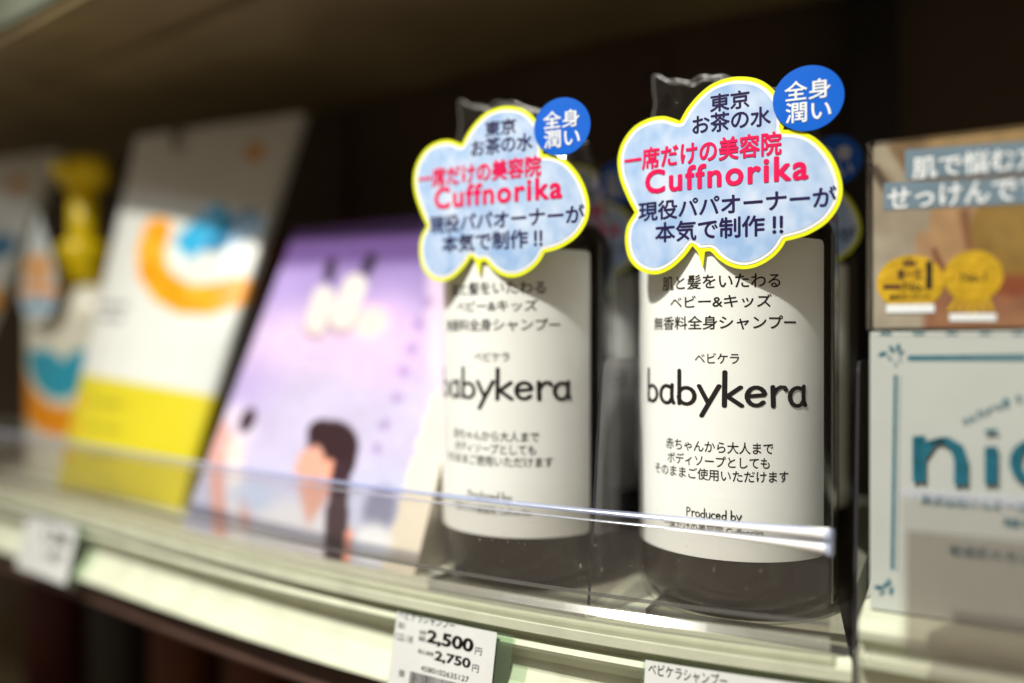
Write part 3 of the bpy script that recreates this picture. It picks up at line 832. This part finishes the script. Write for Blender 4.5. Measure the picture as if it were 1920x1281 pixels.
# nico box
nb = empty('soap_box', (.02, NY, RZ), 'white box with large hand drawn teal lettering and thin teal border', 'box')
nx0 = atY(1631, 800, NY).x
link('carton', box(nx0, nx0+.095, NY, NY+.045, RZ, .0036, .0006), M['nicowhite'], nb)
def quad_sheet(pts, Y):          # pts in photo px on plane Y
    P = [atY(x, y, Y) for x, y in pts]
    return mesh([(p.x, Y, p.z) for p in P], [tuple(range(len(P)))])
ns = []
NYT = NY-.00012
ns.append(quad_sheet([(1676, 703), (1682, 703), (1676, 1068), (1670, 1068)], NYT))
ns.append(quad_sheet([(1702, 667), (1925, 665), (1925, 676), (1702, 676)], NYT))
for k in range(46):
    y = 706+k*8
    ns.append(quad_sheet([(1686-k*.13, y), (1688.5-k*.13, y), (1688.5-k*.13, y+4), (1686-k*.13, y+4)], NYT))
for k in range(6):
    x = 1650+k*62; ns.append(quad_sheet([(x, 624), (x+22, 624), (x+22, 628), (x, 628)], NYT))
rr = random.Random(7)
def leafm(px, py, l, w, ang, Y):
    P = []
    for i in range(12):
        t = 2*math.pi*i/12; u = l*math.cos(t); v = w*math.sin(t)
        P.append((px+u*math.cos(ang)-v*math.sin(ang), py+u*math.sin(ang)+v*math.cos(ang)))
    return quad_sheet(P, Y)
lay = 0
for (px, py, l, w, a) in [(1655, 664, 9, 4, -20), (1672, 655, 8, 4, 60), (1684, 652, 8, 4, 100), (1668, 672, 7, 2, 50), (1690, 662, 7, 3, -60), (1680, 684, 6, 1.6, 80), (1688, 676, 5, 1.5, 60),
                          (1648, 1102, 9, 4, 10), (1662, 1096, 8, 4, -40), (1671, 1108, 8, 4, 100), (1654, 1112, 7, 2, -30), (1668, 1090, 7, 2, 70)]:
    lay += 1; ns.append(leafm(px, py, l, w, rad(a), NYT-lay*.00001))
for ch, a, b, t, bo, w in (('n', 1712, 1814, 818, 908, .10), ('i', 1846, 1871, 804, 910, .10), ('c', 1893, 1985, 822, 912, .10), ('o', 2000, 2095, 824, 916, .10)):
    hatch = []
    for q in (-1, 0, 1):
        h_ = strokes2d(ch, .046); h_.transform(Matrix.Translation((q*.052, (0, .012, -.008)[q], abs(q)*30))); hatch.append(h_)
    hj = join2d(hatch)
    if ch != 'i': a, b = a-1, b+1
    ns.append(flat_text(hj, a, b, t, bo, NY-.0004))
ms_ = []
for i, ch in enumerate('natural b'):
    if ch == ' ': continue
    x = 1806+i*12.5; y = 796-i*6.2+i*i*.12
    m_ = text2d(ch, bold=.01); ms_.append(flat_text(m_, x, x+10, y-16 if ch in 'tlb' else y-11, y, NY-.0003))
ns += ms_
ns.append(flat_text(text2d('無添加石けんオーガニック', bold=.01), 1728, 2000, 936, 958, NY-.0002))
ns.append(flat_text(text2d('植物性', bold=.01), 1880, 1990, 975, 992, NY-.0002))
ns.append(flat_text(text2d('敏感肌の方にも', bold=.01), 1780, 1960, 1030, 1052, NY-.0002))
link('teal_print', join2d(ns), M['teal'], nb)
# upper photo-printed box, in a clear case
sb = empty('soap_box', (.02, NY, .0042), 'beige photo printed soap box in clear case, on top of the white box', 'box')
sx0 = atY(1637, 400, NY).x
Z0s, Z1s = .0048, .0600
def soap_art(p):
    px, py = proj(p)
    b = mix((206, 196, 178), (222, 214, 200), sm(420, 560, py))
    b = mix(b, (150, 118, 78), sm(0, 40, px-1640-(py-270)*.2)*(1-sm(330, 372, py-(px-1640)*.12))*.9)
    b = mix(b, (226, 218, 200), capsule(px, py, (1655, 285), (1700, 350), 13, 8)*.9)
    b = mix(b, (70, 48, 30), capsule(px, py, (1640, 318), (1668, 360), 9, 6)*.8)
    b = mix(b, (208, 176, 122), sm(1720, 1760, px)*(1-sm(290, 330, py)))
    # hand and soaps
    b = mix(b, (196, 128, 92), sm(1722, 1745, px+(py-600)*.1)*sm(425, 440, py)*.9)
    b = mix(b, (224, 182, 140), capsule(px, py, (1734, 450), (1736, 500), 17, 6))
    b = mix(b, (228, 186, 138), ell(px, py, 1808, 440, 62, 86, -20, .07))
    b = mix(b, (150, 84, 52), capsule(px, py, (1752, 470), (1772, 520), 5, 5)*.8)
    b = mix(b, (150, 84, 52), capsule(px, py, (1808, 400), (1822, 480), 8, 8)*.7)
    b = mix(b, (188, 150, 66), ell(px, py, 1918, 436, 98, 86, 0, .05))
    b = mix(b, (208, 172, 92), ell(px, py, 1918, 420, 74, 58, 0, .3)*.6)
    b = mix(b, (176, 84, 40), ell(px, py, 1900, 535, 60, 20, 0, .5)*.8)
    b = mix(b, (214, 160, 120), sm(570, 600, py)*sm(1740, 1760, px)*.8)
    b = mix(b, (232, 228, 216), sm(0, 10, 1722-px+(py-560)*.2)*sm(425, 450, py)*.5)
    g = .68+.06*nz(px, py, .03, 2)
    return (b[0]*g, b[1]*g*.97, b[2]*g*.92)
a_, b_, c_, d_ = Vector((sx0, NY, Z0s)), Vector((sx0+.092, NY, Z0s)), Vector((sx0+.092, NY, Z1s)), Vector((sx0, NY, Z1s))
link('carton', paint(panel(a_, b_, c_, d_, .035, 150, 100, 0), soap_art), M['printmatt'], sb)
sl = [quad_sheet([(1697, 281), (1960, 262), (1960, 322), (1697, 336)], NYT), quad_sheet([(1657, 343), (1960, 330), (1960, 380), (1657, 394)], NYT-.00001)]
link('text_band', join2d(sl), M['slate'], sb)
sw = [flat_text(text2d('肌で悩む方へ', bold=.022), 1711, 2010, 280, 324, NYT-.00008), flat_text(text2d('せっけんです', bold=.022), 1664, 1960, 340, 384, NYT-.00008)]
link('white_lettering', join2d(sw), M['inkwhite'], sb)
bd = atY(1706, 530, NY); bd2 = atY(1824, 518, NY)
m1 = sheet([(x, z) for x, z in disc(bd.x, bd.z, .0090, .0082)], NYT-.0001)
s2 = []
for i in range(48):
    t = 2*math.pi*i/48; r_ = .0073*(1+.03*(i % 2)); s2.append((bd2.x+r_*math.cos(t), bd2.z+r_*math.sin(t)))
link('gold_seal', join2d([m1, sheet(s2, NYT-.0001)]), M['gold'], sb)
rib_m = [quad_sheet([(1824+dx*.9, 552), (1824+dx*.9+8, 552), (1824+dx*1.5+9, 588-abs(dx)*.15), (1824+dx*1.5-1, 588-abs(dx)*.15)], NYT-.00005) for dx in (-32, -21, -10, 0, 11, 22)]
link('seal_ribbon', join2d(rib_m), M['gold'], sb)
bk = [quad_sheet([(1736, 490), (1748, 489), (1748, 542), (1736, 543)], NYT-.0002), flat_text(text2d('No.', bold=.01), 1694, 1732, 528, 546, NYT-.0002),
      flat_text(text2d('No.1', bold=.01), 1802, 1848, 510, 528, NYT-.0002), flat_text(text2d('楽天ランキング', bold=.01), 1668, 1744, 552, 561, NYT-.0002)]
link('dark_print', join2d(bk), M['ink'], sb)
rdp = [quad_sheet([(1656, 534), (1690, 534), (1690, 542), (1656, 542)], NYT-.0002), flat_text(text2d('第一位', bold=.01), 1682, 1728, 504, 524, NYT-.0002),
       quad_sheet([(1692, 498), (1696, 486), (1701, 494), (1706, 482), (1711, 494), (1716, 486), (1718, 498)], NYT-.0002)]
link('red_print', join2d(rdp), M['red'], sb)
wbd = [quad_sheet([(1662, 571), (1752, 570), (1752, 586), (1662, 587)], NYT-.0002), quad_sheet([(1780, 588), (1868, 588), (1868, 602), (1780, 602)], NYT-.00021)]
link('caption_strip', join2d(wbd), M['inkwhite'], sb)
link('clear_case', box(sx0-.0016, sx0+.0945, NY-.0015, NY+.0365, .0040, Z1s+.0012, .0005), M['film'], sb)

# right bay clear rail
rr_ = empty('clear_shelf_rail', (.02, .238, RZ), 'short clear acrylic guard rail in front of the white box', 'guard rail')
ry = .2360
gx = atY(1690, 900, ry).x
gzt = atY(1690, 918, ry).z
link('panel', box(gx, RB, ry, ry+.0015, RZ-.004, gzt-.0025), M['acryl'], rr_)
link('top_bead', box(gx-.0004, RB, ry-.0009, ry+.0020, gzt-.0018, gzt, .0008), M['acryl_line'], rr_)
g2 = atY(1701, 993, ry+.006)
link('reflection_band', box(gx+.0012, RB, ry+.004, ry+.0052, RZ-.003, g2.z), clear('grey_band_acrylic', (.80, .78, .76), .9, .1, 1.4, .10, (.45, .43, .40)), rr_)  # added grey sheet imitating a reflection in the clear rail
link('foot', box(gx-.009, RB, ry-.001, ry+.0035, RZ-.0075, RZ-.0045, .001), M['acryl_foot'], rr_)
link('end_cap', box(gx-.0115, gx-.0095, ry+.001, ry+.006, RZ-.04, RZ-.0045, .0008), M['acryl_foot'], rr_)

# ================================================================== PRICE TAGS
def price_tag(pl, pr_, label, lettering, blurry=False):
    """pl, pr_: photo columns of its upper corners; it leans out of the price channel"""
    # x positions where the bowed channel meets those columns
    def findx(px):  # column on the channel
        best = min((abs(proj((*lip(x/1000, .001), -.104))[0]-px), x/1000) for x in range(-900, 40))
        return best[1]
    xa, xb = findx(pl), findx(pr_)
    zt, zb = -.1042, -.1350
    def P(u, v, off=0):
        x = xa+(xb-xa)*u; n = .0010+.0070*(1-v)+off
        a, b = lip(x, n); return Vector((a, b, zb+(zt-zb)*v))
    n_ = 10
    c = P(.5, 0)
    rt = empty('price_tag', c, label, 'price tag', 'paper price tags in the shelf channel')
    def grid(off, u0=0, u1=1, v0=0, v1=1):
        V = [P(u0+(u1-u0)*i/n_, v0+(v1-v0)*j/2, off) for j in range(3) for i in range(n_+1)]
        return mesh(V, [(j*(n_+1)+i, j*(n_+1)+i+1, (j+1)*(n_+1)+i+1, (j+1)*(n_+1)+i) for j in range(2) for i in range(n_)], True)
    link('paper_card', grid(0), M['paper'], rt)
    link('clear_holder', grid(-.0008, -.02, 1.14, -.04, 1.0), M['holder'], rt)
    out = []
    for k, (s, u0, u1, v0, v1, b) in enumerate(lettering):
        if s.startswith('#'):
            xx = u0; rg = random.Random(3)
            while xx < u1:
                w = rg.choice((.004, .007, .010)); out.append(grid(.00012, xx, min(u1, xx+w), v0, v1)); xx += w+rg.choice((.005, .008))
            continue
        m_ = text2d(s, bold=b); fit2d(m_, u0, u1, v0, v1); slice2d(m_, .1)
        for v in m_.vertices: v.co = P(v.co.x, v.co.y, .00012)
        out.append(m_)
    link('lettering', join2d(out), M['ink'], rt)
    return rt
T1 = [('ベビケラシャンプー', .02, .60, .93, 1.03, .006), ('001', .03, .10, .82, .89, 0), ('122-18', .02, .20, .68, .76, 0), ('本体', .26, .33, .80, .86, 0), ('価格', .26, .33, .73, .79, 0),
      ('2,500', .34, .80, .71, .88, .040), ('円', .82, .88, .72, .80, 0), ('税込価格', .27, .43, .59, .64, 0), ('2,750', .44, .79, .54, .665, .036), ('円', .81, .87, .53, .61, 0),
      ('4580102635127', .32, .79, .405, .465, .004), ('#', .22, .84, .15, .37, 0), ('個', .10, .16, .28, .36, 0)]
price_tag(746, 931, 'white paper price tag reading 2,500 yen, under the left front bottle', T1)
price_tag(1208, 1560, 'white paper price tag cut by the bottom edge, under the right front bottle', [('ベビケラシャンプー', .02, .46, .86, .98, .006), ('2,500', .34, .80, .62, .80, .030), ('2,750', .44, .79, .44, .56, .028)])
price_tag(52, 147, 'small blurred white price tag at the far left of the shelf channel', [('1,298', .40, .88, .58, .84, .030), ('1,427', .50, .85, .30, .50, .028), ('泡シャンプー', .05, .6, .88, .98, .004)])

# ================================================================== LOWER SHELF IN THE DARK
lz = -.335
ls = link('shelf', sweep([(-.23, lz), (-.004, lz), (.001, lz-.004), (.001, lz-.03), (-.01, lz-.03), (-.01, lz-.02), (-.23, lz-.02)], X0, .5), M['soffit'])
tag(ls, 'lower metal shelf in shadow at the bottom of the photo', 'shelf')
def low_bottle(x, n, r, h, m_, capm, lb):
    a, b = lip(x, n); e = empty('storage_bottle', (a, b, lz), lb, 'bottle', 'dim bottles on the lower shelf')
    link('bottle_body', lathe([(0, lz), (r, lz), (r, lz+h*.72), (r*.8, lz+h*.8), (r*.4, lz+h*.84), (0, lz+h*.84)], (a, b), 32), m_, e)
    link('cap', lathe([(0, lz+h*.835), (r*.45, lz+h*.835), (r*.45, lz+h), (0, lz+h)], (a, b), 24), capm, e)
low = [(-.72, -.13, .028, .17, 'red', 'cap', 'dim red bottle with black cap far left on the lower shelf'),
       (-.62, -.13, .024, .185, 'greybottle', 'cap', 'dim grey bottle between red and amber bottles on the lower shelf'),
       (-.53, -.13, .026, .18, 'amber', 'gold', 'dim amber bottle with gold cap on the lower shelf, lower left'),
       (-.44, -.13, .026, .165, 'amber', 'red', 'dim amber bottle with red cap on the lower shelf'),
       (-.35, -.13, .024, .18, 'red', 'gold', 'dim red bottle with gold cap on the lower shelf'),
       (-.26, -.13, .026, .17, 'amber', 'cap', 'dim amber bottle with black cap on the lower shelf')]
for x, n, r, h, m_, cm, lb in low: low_bottle(x, n, r, h, M[m_], M[cm], lb)
